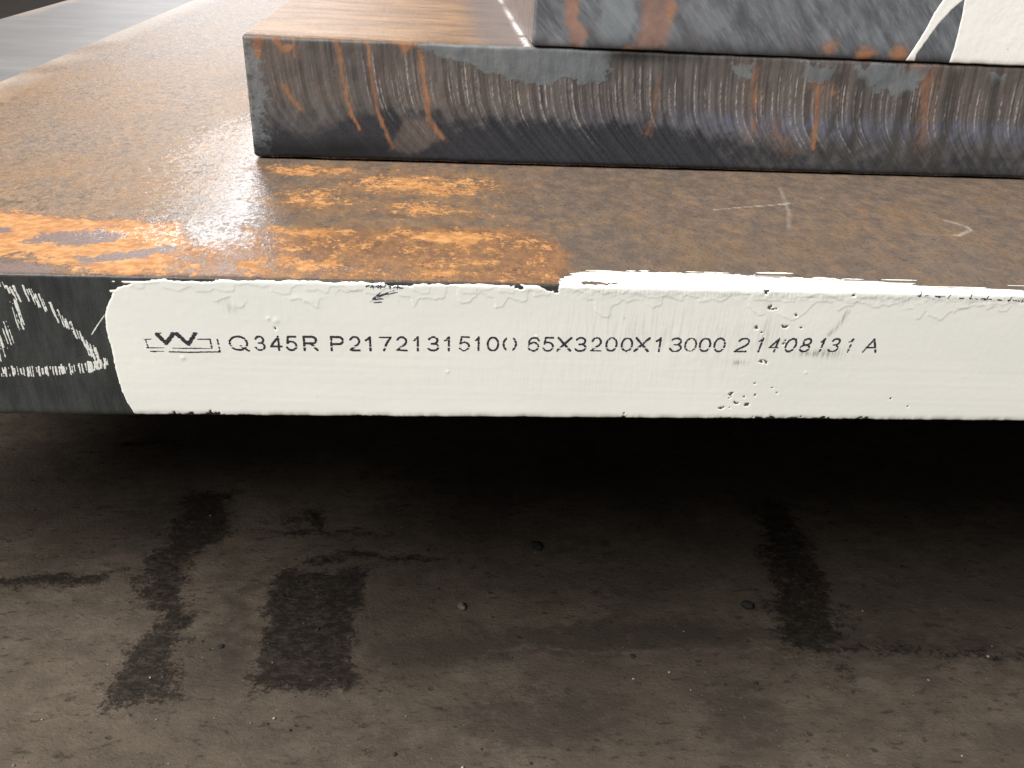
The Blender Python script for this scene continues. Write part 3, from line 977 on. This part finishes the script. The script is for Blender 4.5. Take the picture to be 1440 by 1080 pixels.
def dashes(path, n, hl, hw, slant, jit):
    path = np.array(path)
    t = np.linspace(0, len(path)-1, n)
    px = np.interp(t, np.arange(len(path)), path[:, 0])
    py = np.interp(t, np.arange(len(path)), path[:, 1])
    for a, b in zip(px, py):
        l = hl*rs.uniform(.55, 1.2)
        o = rs.uniform(-jit, jit)
        DASH.append((a+o, b+rs.uniform(-1, 1)*jit, l, hw*rs.uniform(.5, 1.25), slant))


dashes([(-163.4, 56.8), (-159.4, 53.6), (-155.1, 50.0), (-151.2, 44.6), (-147.4, 39.4), (-145.0, 33.6), (-142.0, 29.6)], 25, 3.9, .38, -.14, .3)
dashes([(-143.6, 31.5), (-141.2, 29.0)], 5, 3.6, .42, -.1, .4)
dashes([(-184, 21.0), (-163.7, 21.6), (-145.2, 23.8), (-138.3, 26.4)], 52, 2.1, .42, .08, .3)
dashes([(-174, 62.2), (-171.2, 60.0), (-168.2, 57.2), (-166.8, 54.4)], 10, 2.3, .5, -.2, .8)
dashes([(-170.2, 46.8), (-168.6, 47.2), (-167.4, 48.0)], 5, 5.6, .34, -.05, .3)
dashes([(-177.5, 35.4), (-175.4, 37.6), (-173.8, 40)], 5, 5.0, .34, -.06, .4)
dashes([(-180, 31), (-178, 33)], 3, 4, .4, 0, .3)


def mark_mask(U, S):
    f = np.full(U.shape, -5.0)
    for x, s, l, w, sl in DASH:
        a, b = np.searchsorted(U[0], [x-4, x+4])
        if b <= a:
            continue
        u, q = U[:, a:b], S[:, a:b]
        d = line_d(u, q, [(x-sl*l, s-l), (x+sl*l, s+l)])
        f[:, a:b] = np.maximum(f[:, a:b], w-d)
    f = f+.75*(fbm(U/.7, S/3.0, 5, 3)-.5)-.12+.25*(fbm(U/.5, S/.6, 8, 2)-.5)
    sc_ = .20-line_d(U, S, [(-141.9, 39.0), (-138.4, 43.8), (-135.6, 47.4)])
    f = np.maximum(f, sc_+.25*(fbm(U/1, S/1, 4, 2)-.5))
    return f


mark = P1.film('brushed_letter', -188, -135.2, 16, 65, .2, mark_mask, lambda U, S: np.full(U.shape, .08), disp1, M_chalk, plate1)
mark['label'] = 'white dry-brushed triangular letter on dark steel'

# ------------------------------------------------------------------ middle plate, flame cut edge
H2 = 65.5
P2 = Slab(H2, 1400.0, 2.2)
GZ = np.array([(-5, 34), (0, 29), (5.7, 23.5), (15.1, 14), (22.9, 7.4), (28, 4.2), (34, 2.0), (39.6, .9), (45.5, 0), (56, -1.0), (66, -1.6), (75, -2)])


def drag(U, S):
    g = np.interp(S, GZ[:, 0], GZ[:, 1])
    return U-g+.7*(fbm(U/50, S/25, 3, 2)-.5)


def scale2(U, S):
    wu = U+11*(fbm(U/9, S/9, 3)-.5)
    ws = S+10*(fbm(U/9, S/9, 6)-.5)

    def sp(pts, w=8):
        return np.clip(.5+poly_sd(wu, ws, pts)/w, 0, 1)
    a = sp([(94, 64), (94, 61), (108, 58), (126, 55), (131, 50), (142, 47), (156, 45.5), (175, 47.5), (192, 46.5), (199, 54), (199, 72), (94, 72)])
    a = np.maximum(a, sp([(307, 62), (310, 54), (323, 51.5), (326, 57), (328, 62)]))
    a = np.maximum(a, sp([(338, 62), (347, 52), (364, 45.5), (379, 54), (382, 62)]))
    a = np.maximum(a, sp([(266, 62), (268, 56), (276, 53), (280, 62)])*.9)
    a = np.maximum(a, sp([(420, 62), (423, 55), (431, 56), (433, 62)])*.9)
    a = np.maximum(a, sp([(-5, 70), (14, 60), (14, 30), (8, -5), (-5, -5)], 14)*.62)
    a = np.maximum(a, sp([(520, 66), (540, 50), (610, 47), (640, 66)]))
    return a


_cr = np.random.RandomState(4).rand(6, 600)


def crests(U, S):
    """single sharp drag lines, one per torch step: strength of the crest at each point"""
    q = drag(U, S)
    out = np.zeros(U.shape)
    for p, step, w in ((0, 5.0, .34), (3, 2.3, .24)):
        for k in (-1, 0, 1):
            c = np.floor(q/step).astype(int)+k
            i = c % 600
            x = (c+.5+.75*(_cr[p, i]-.5))*step
            st = _cr[p+1, i]
            top_ = 44+14*_cr[p+2, i]
            bot = 34-22*_cr[p+2, (i*7) % 600]**2
            vis = sst(S, bot-4, bot+4)*(1-sst(S, top_-3, top_+3))
            a_ = (.25+.75*st) if p == 0 else .35*sst(st, .45, .8)
            out = np.maximum(out, a_*vis*np.exp(-((q-x)/w)**2))
    return out


def disp2(U, S):
    front = sst(S, 0, 3)*(1-sst(S, H2-3, H2+1))
    q = drag(U, S)
    amp = (.35+.65*sst(S, 18, 40))*(.55+.45*sst(U, 20, 110))*(1-.8*scale2(U, S))
    l1 = vn(q/2.2, q*0, 2)
    l2 = vn(q/.9, q*0+3, 5)
    h = front*amp*(.12*(l1-.5)+.08*(l2-.5)+.22*crests(U, S))
    h = h+front*.5*(fbm(U/30, S/20, 8, 2)-.5)
    h = h-1.1*(1-sst(S, 0, 3.5))*fbm(U/9, S*0, 4)
    ed = np.exp(-((S-H2-.5)/2.0)**2)
    h = h-ed*1.0*fbm(U/11, S*0, 9, 3)
    h = h+.10*(fbm(U/2.5, S/2.5, 6, 2)-.5)
    return h


def attr2(U, S):
    Y = S-P2.s_top
    top = sst(S, H2-.6, H2+1.4)
    fr = 1-top
    q = drag(U, S)
    rid = crests(U, S)*(.25+.75*sst(U, 15, 110))
    stri = .55*vn(q/1.3, S/60, 2)+.45*vn(q/.62, S/40, 5)
    stri = .5+(stri-.5)*(1.0+.8*sst(S, 12, 30))*(.5+.5*sst(U, 30, 120))
    sc2 = scale2(U, S)
    brown = sst(S, 22, 40)*(.25+1.0*fbm(U/24, S/30, 5, 2))*(1-.4*sst(U, 100, 200)*(1-sst(U, 230, 300)))
    brown = np.maximum(brown, np.clip(.5+poly_sd(U, S, [(84, 26), (98, 25), (107, 15), (92, 5), (75, 6)])/6, 0, 1)*.9)
    blue = np.exp(-((S-28-2*(fbm(U/20, S*0, 3)-.5))/7)**2)*(sst(U, 120, 200)*.3+.7*sst(U, 210, 290))
    edge = 25+20*(fbm(U/24, S/40, 4)-.5)+9*(fbm(U/5, S/5, 7)-.5)-7*sst(U, 220, 340)-5*(1-sst(U, 30, 70))
    low = np.clip(.5+(edge-S)/14, 0, 1)*(1-.5*sst(U, 215, 300))
    low = low*(1-np.clip(.5+poly_sd(U, S, [(84, 26), (98, 25), (107, 15), (92, 5), (75, 6)])/6, 0, 1)*.9)
    ru = np.zeros(U.shape)
    for pts, w, k in (([(48.9, 64), (51.8, 45.1), (55.5, 25.8), (60, 18)], 1.5, .95), ([(65.3, 64), (68.3, 38.3), (70.2, 26.3), (75.4, 14.0), (78, 8)], 1.3, .8),
                      ([(93.8, 60.3), (96.8, 34.8), (98.4, 24.1), (106.3, 14.1)], 1.6, 1.0), ([(20, 40), (24, 32), (27.2, 27.9)], 2.0, .7),
                      ([(9.1, 65), (7.8, 56)], 3.0, .9), ([(16, 66), (20, 59), (26.4, 60)], 2.2, .85), ([(26.5, 65), (27, 55)], 1.2, .7),
                      ([(318.9, 50), (322.6, 34.1), (324.7, 15.0)], 1.9, .9), ([(382.4, 63), (386.9, 39.4), (392.9, 20.3)], 4.2, .62),
                      ([(226, 50), (226, 30), (224, 20)], 2.0, .65), ([(281.5, 57.1), (286.3, 25.1)], 3.4, .55), ([(300, 25), (308, 14)], 4, .5),
                      ([(372, 66), (384, 60)], 4, .6), ([(316, 52), (330, 47)], 3, .55), ([(81, 65), (86, 62), (90, 65)], 3, .9), ([(450, 60), (455, 30)], 3, .5)):
        d_ = line_d(U+1.6*(fbm(U/4, S/6, 3)-.5), S, pts)
        ww = w*(.35+1.3*fbm(U/5, S/7, 9, 3))
        ru = np.maximum(ru, k*np.exp(-(d_/ww)**2)*(.55+.7*fbm(U/3, S/9, 12, 3)))
        ru = np.maximum(ru, .36*np.exp(-(d_/(w*2.6))**2))
    run = np.zeros(U.shape)
    for pts, w in (([(344.7, 53), (346.8, 25.4), (348.5, 3)], 3.6), ([(398.8, 58), (402.9, 27.1), (401.9, 6)], 3.8),
                   ([(425.5, 56.3), (435.1, 8)], 2.6), ([(372, 46), (375, 6)], 3.4), ([(330, 55), (336, 8)], 3.0), ([(384, 40), (390, 5)], 4)):
        run = np.maximum(run, np.clip(1.5-line_d(U, S, pts)/w, 0, 1))
    run = run*sst(fbm(U/3, S/8, 7), .2, .5)
    gr = np.exp(-(np.maximum(S, 0)/3.2)**2)*.9  # near-black tone along the bottom edge, taller at the left end
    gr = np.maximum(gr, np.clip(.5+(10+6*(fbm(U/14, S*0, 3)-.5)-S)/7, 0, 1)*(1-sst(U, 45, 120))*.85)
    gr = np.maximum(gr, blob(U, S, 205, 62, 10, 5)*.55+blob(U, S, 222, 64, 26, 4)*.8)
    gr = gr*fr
    grey = sst(U, 112, 135)*top*(1-sst(U, 600, 700))
    return {'top': top, 'stri': stri, 'ridge': rid*fr, 'scale': sc2*fr, 'brown': brown*fr, 'blue': blue*fr, 'low': low*fr, 'rust': ru*(1-.5*top),
            'base_streak': np.exp(-((S-.1)/.7)**2)*sst(fbm(U/12, S*0, 3), .25, .5), 'gap_light': np.exp(-((U-151.6)/1.7)**2)*top*sst(fbm(Y/14, U*0, 5), .3, .5)*1.3, 'run': run*fr, 'dark_tone': gr, 'grey': grey}


us2 = np.concatenate([[0, .3, .7, 1.2], spaced(1.8, 485, .5, 1.8, 1700)])
tops2 = np.concatenate([np.arange(.8, 12, .8), np.arange(12, 120, 6), 120*1.25**np.arange(0, 11)])
tops2 = tops2[tops2 < 1380]
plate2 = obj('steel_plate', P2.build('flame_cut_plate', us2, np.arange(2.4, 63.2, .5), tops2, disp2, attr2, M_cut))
plate2.location = (-.1076, .1691, .0004)
plate2.rotation_euler = (0, 0, .0116)
tag(plate2, 'steel plate with ridged flame-cut edge and rust runs, lying on the white-edged plate', 'steel plate', 'stacked steel plates')

# ------------------------------------------------------------------ upper plate
H3 = 65.0
P3 = Slab(H3, 1300.0, 1.0)
O3 = 154.0           # its corner along the middle plate


def disp3(U, S):
    return .3*(fbm(U/30, S/20, 3, 2)-.5)+.12*(fbm(U/3, S/3, 5, 3)-.5)-.7*np.exp(-((S-.3)/1.5)**2)*fbm(U/6, S*0, 4)


def attr3(U, S):
    u = U+O3
    z = S+65.5
    wu = u+5*(fbm(u/6, z/6, 3)-.5)
    wz = z+4*(fbm(u/6, z/6, 6)-.5)
    top = sst(S, H3-.6, H3+.6)

    def sp(pts, w=4):
        return np.clip(.5+poly_sd(wu, wz, pts)/w, 0, 1)
    ru = sp([(166, 135), (172, 79), (175, 66), (181, 66), (184, 73), (178.5, 80), (176, 135)])
    ru = np.maximum(ru, sp([(208, 135), (213, 83), (211, 66), (225, 66), (229, 74), (231, 86), (226, 135)], 7)*.85)
    ru = np.maximum(ru, sp([(300, 135), (303, 110), (318, 110), (318, 135)], 8)*.7)
    oo = blob(u, z, 342, 68, 6, 5)*.95+blob(u, z, 362, 69, 6, 5)*.95+blob(u, z, 321, 71, 6, 6)*.6+blob(u, z, 228, 86, 3, 8)*.75+blob(u, z, 207, 66, 3, 2)
    pale = sp([(186, 135), (191, 95), (190, 66), (205, 66), (208, 84), (203, 135)], 6)
    gr = np.exp(-((S-1)/5.5)**2)*.75*(1-sst(u, 160, 166)*(1-sst(u, 180, 186)))  # darker towards the bottom edge and the left corner
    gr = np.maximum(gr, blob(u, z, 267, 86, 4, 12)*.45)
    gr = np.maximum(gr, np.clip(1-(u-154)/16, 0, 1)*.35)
    return {'top': top, 'rust': ru*(1-top), 'orange': oo*(1-top), 'pale': pale*(1-top), 'dark_tone': gr*(1-top)}


us3 = np.concatenate([[0, .4, .9, 1.6], spaced(2.2, 320, 1.0, 2.2, 1500)])
plate3 = obj('steel_plate', P3.build('blue_grey_plate', us3, np.arange(1.0, 64, 1.0), np.array([1., 3, 8, 20, 60, 200, 600]), disp3, attr3, M_grey))
ca, sa = math.cos(.0116), math.sin(.0116)
off = Vector((O3, -.9, 0))
plate3.location = (-.1076+(off.x*ca-off.y*sa)*MM, .1691+(off.x*sa+off.y*ca)*MM, .0659)
plate3.rotation_euler = (0, 0, .0116)
tag(plate3, 'blue-grey steel plate with white paint mark, topmost of the stack', 'steel plate', 'stacked steel plates')

ST1 = [(366.4, 65.5), (370.0, 73.9), (373.4, 82.7), (375.7, 90.8), (378.7, 98.3), (384, 112), (398, 112), (389.7, 97.7), (385.6, 93.8), (379.8, 85.6), (376.1, 77.9),
       (372.0, 69.5), (372.7, 65.5)]
ST2 = [(393.0, 65.5), (393.1, 74.8), (392.5, 84.0), (392.1, 92.5), (391.3, 97), (390, 112), (470, 118), (475, 65.5)]


def marks3(pts):
    def f(U, S):
        u, z = U+O3, S+65.5
        return poly_sd(u, z, pts)+.5*(fbm(u/2, z/2, 3)-.5)+.5*(fbm(u/9, z/9, 5)-.5)
    return f


def zero_attr(U, S):
    return {'thin': U*0, 'smear': U*0+.12*np.exp(-((S-1.0)/2.0)**2)}


pm = P3.film('white_paint_mark', 208, 325, .2, 56, .5, lambda U, S: np.maximum(marks3(ST1)(U, S), marks3(ST2)(U, S)),
             lambda U, S: .25+.08*(fbm(U/3, S/9, 4)-.5), disp3, M_paint2, plate3, zero_attr)
pm['label'] = 'large white painted mark'

# ------------------------------------------------------------------ lower plate, set back below
P0 = Slab(64.0, 2300.0, 1.3)


def attr0(U, S):
    Y = S-P0.s_top+140
    warm = np.clip(1-(U+683)/40, 0, 1)*sst(fbm(U/40, Y/60, 3), .3, .7)
    scr = np.exp(-(line_d(U, Y, [(-600, 640), (-560, 700), (-565, 760), (-610, 800)])/5)**2)
    scr = np.maximum(scr, np.exp(-(line_d(U, Y, [(-560, 520), (-545, 560)])/4)**2)*.8)
    return {'warm': warm, 'scratch': scr}


plate0 = obj('steel_plate', P0.build('grey_plate', spaced(-680, -300, 6, -683, 1450), np.arange(1.3, 63, 8.0), np.arange(5, 1600, 8.0),
                                     lambda U, S: .3*(fbm(U/40, S/40, 3)-.5), attr0, M_bare))
plate0.location = (0, .140, -.1296)
tag(plate0, 'dull grey steel plate jutting out beyond the rusty plate at far left', 'steel plate', 'stacked steel plates')

# ------------------------------------------------------------------ timber bearers carrying the stack
M_wood = mat_simple('weathered_timber', (.10, .075, .05), (.19, .145, .10), 8, .8)
for k, yy in enumerate((.80, 1.85)):
    bp = Slab(289.5, 140.0, 6.0)
    b = obj('timber_bearer', bp.build('timber_bearer', np.concatenate([[0, .5, 1, 2], np.linspace(20, 2000, 30)]), np.arange(6, 280, 12.0), np.array([10., 60, 100]),
                                      lambda U, S: 1.5*(fbm(U/90, S/9, 3)-.5), lambda U, S: {}, M_wood))
    b.location = (-.62, yy, -.4195)
    tag(b, ('rough timber bearer under the front of the plate stack', 'rough timber bearer under the rear of the plate stack')[k], 'timber', 'timber bearers under the stack')

# ------------------------------------------------------------------ crumbs on the floor
M_clod = mat_simple('black_dirt_clod', (.012, .011, .010), (.04, .035, .03), 3, .9)
M_stone = mat_simple('pale_stone', (.09, .075, .06), (.17, .145, .115), 4, .8)
M_grit = mat_simple('pale_grit', (.12, .11, .10), (.45, .43, .39), 4, .8)


def lump(cx, cy, cz, r, rnd, flat=.6, n=8, m=5):
    V, Q = [], []
    k = [rnd.uniform(.75, 1.25) for _ in range(n*(m+1))]
    a0 = rnd.uniform(0, 6)
    st_ = rnd.uniform(.7, 1.4)
    for j in range(m+1):
        th = math.pi*j/m
        for i in range(n):
            ph = 2*math.pi*i/n
            rr = r*(k[j*n+i] if 0 < j < m else 1)
            x, y = rr*math.sin(th)*math.cos(ph)*st_, rr*math.sin(th)*math.sin(ph)
            V.append((cx+x*math.cos(a0)-y*math.sin(a0), cy+x*math.sin(a0)+y*math.cos(a0), cz+rr*math.cos(th)*flat))
    for j in range(m):
        for i in range(n):
            Q.append((j*n+i, (j+1)*n+i, (j+1)*n+(i+1) % n, j*n+(i+1) % n))
    return V, Q


rnd = random.Random(3)
for x, y, r, mat, lab, cat, nm in (
        (74, 183, 5.0, M_clod, 'small black dirt clod alone on the dark middle of the floor', 'clod', 'dirt_clod'),
        (221, 117, 6.0, M_clod, 'black flattened dirt clod beside the dark stain at right', 'clod', 'dirt_clod'),
        (15, 119, 4.5, M_stone, 'pale rounded stone on the floor right of the square dark stain', 'stone', 'stone')):
    V, Q = lump(0, 0, 0, r, rnd, .5, 10, 7)
    o = obj(nm, make_mesh(nm, V, Q, mat))
    o.location = (x*FK*MM, ((y+314)*FK-314)*MM, (FZ+r*.3)*MM)
    tag(o, lab, cat)
V, Q = [], []
for _ in range(70):
    x, y = rnd.uniform(-340, 480), rnd.uniform(-20, 300)
    if rnd.random() < .6:
        y = rnd.uniform(-20, 80)
    r = rnd.choice([.3, .35, .4, .5, .6, .8, 1.3])
    v, q = lump(x*FK, (y+314)*FK-314, FZ+r*.3+.4, r, rnd, .6, 6, 4)
    Q += [tuple(i+len(V) for i in f) for f in q]
    V += v
Vd, Qd = [], []
for _ in range(90):
    x, y = rnd.uniform(-340, 480), rnd.uniform(-20, 200)
    r = rnd.choice([.4, .6, .8, 1.0, 1.4, 2.2])
    v, q = lump(x*FK, (y+314)*FK-314, FZ+r*.2+.3, r, rnd, .35, 7, 5)
    Qd += [tuple(i+len(Vd) for i in f) for f in q]
    Vd += v
gd = obj('slag_crumbs', make_mesh('slag_crumbs', Vd, Qd, M_clod))
gd['kind'] = 'stuff'
gd['label'] = 'scattered black slag crumbs on the concrete floor'
gd['category'] = 'slag'
g = obj('grit', make_mesh('grit', V, Q, M_grit))
g['kind'] = 'stuff'
g['label'] = 'scattered pale grit on the concrete floor'
g['category'] = 'grit'
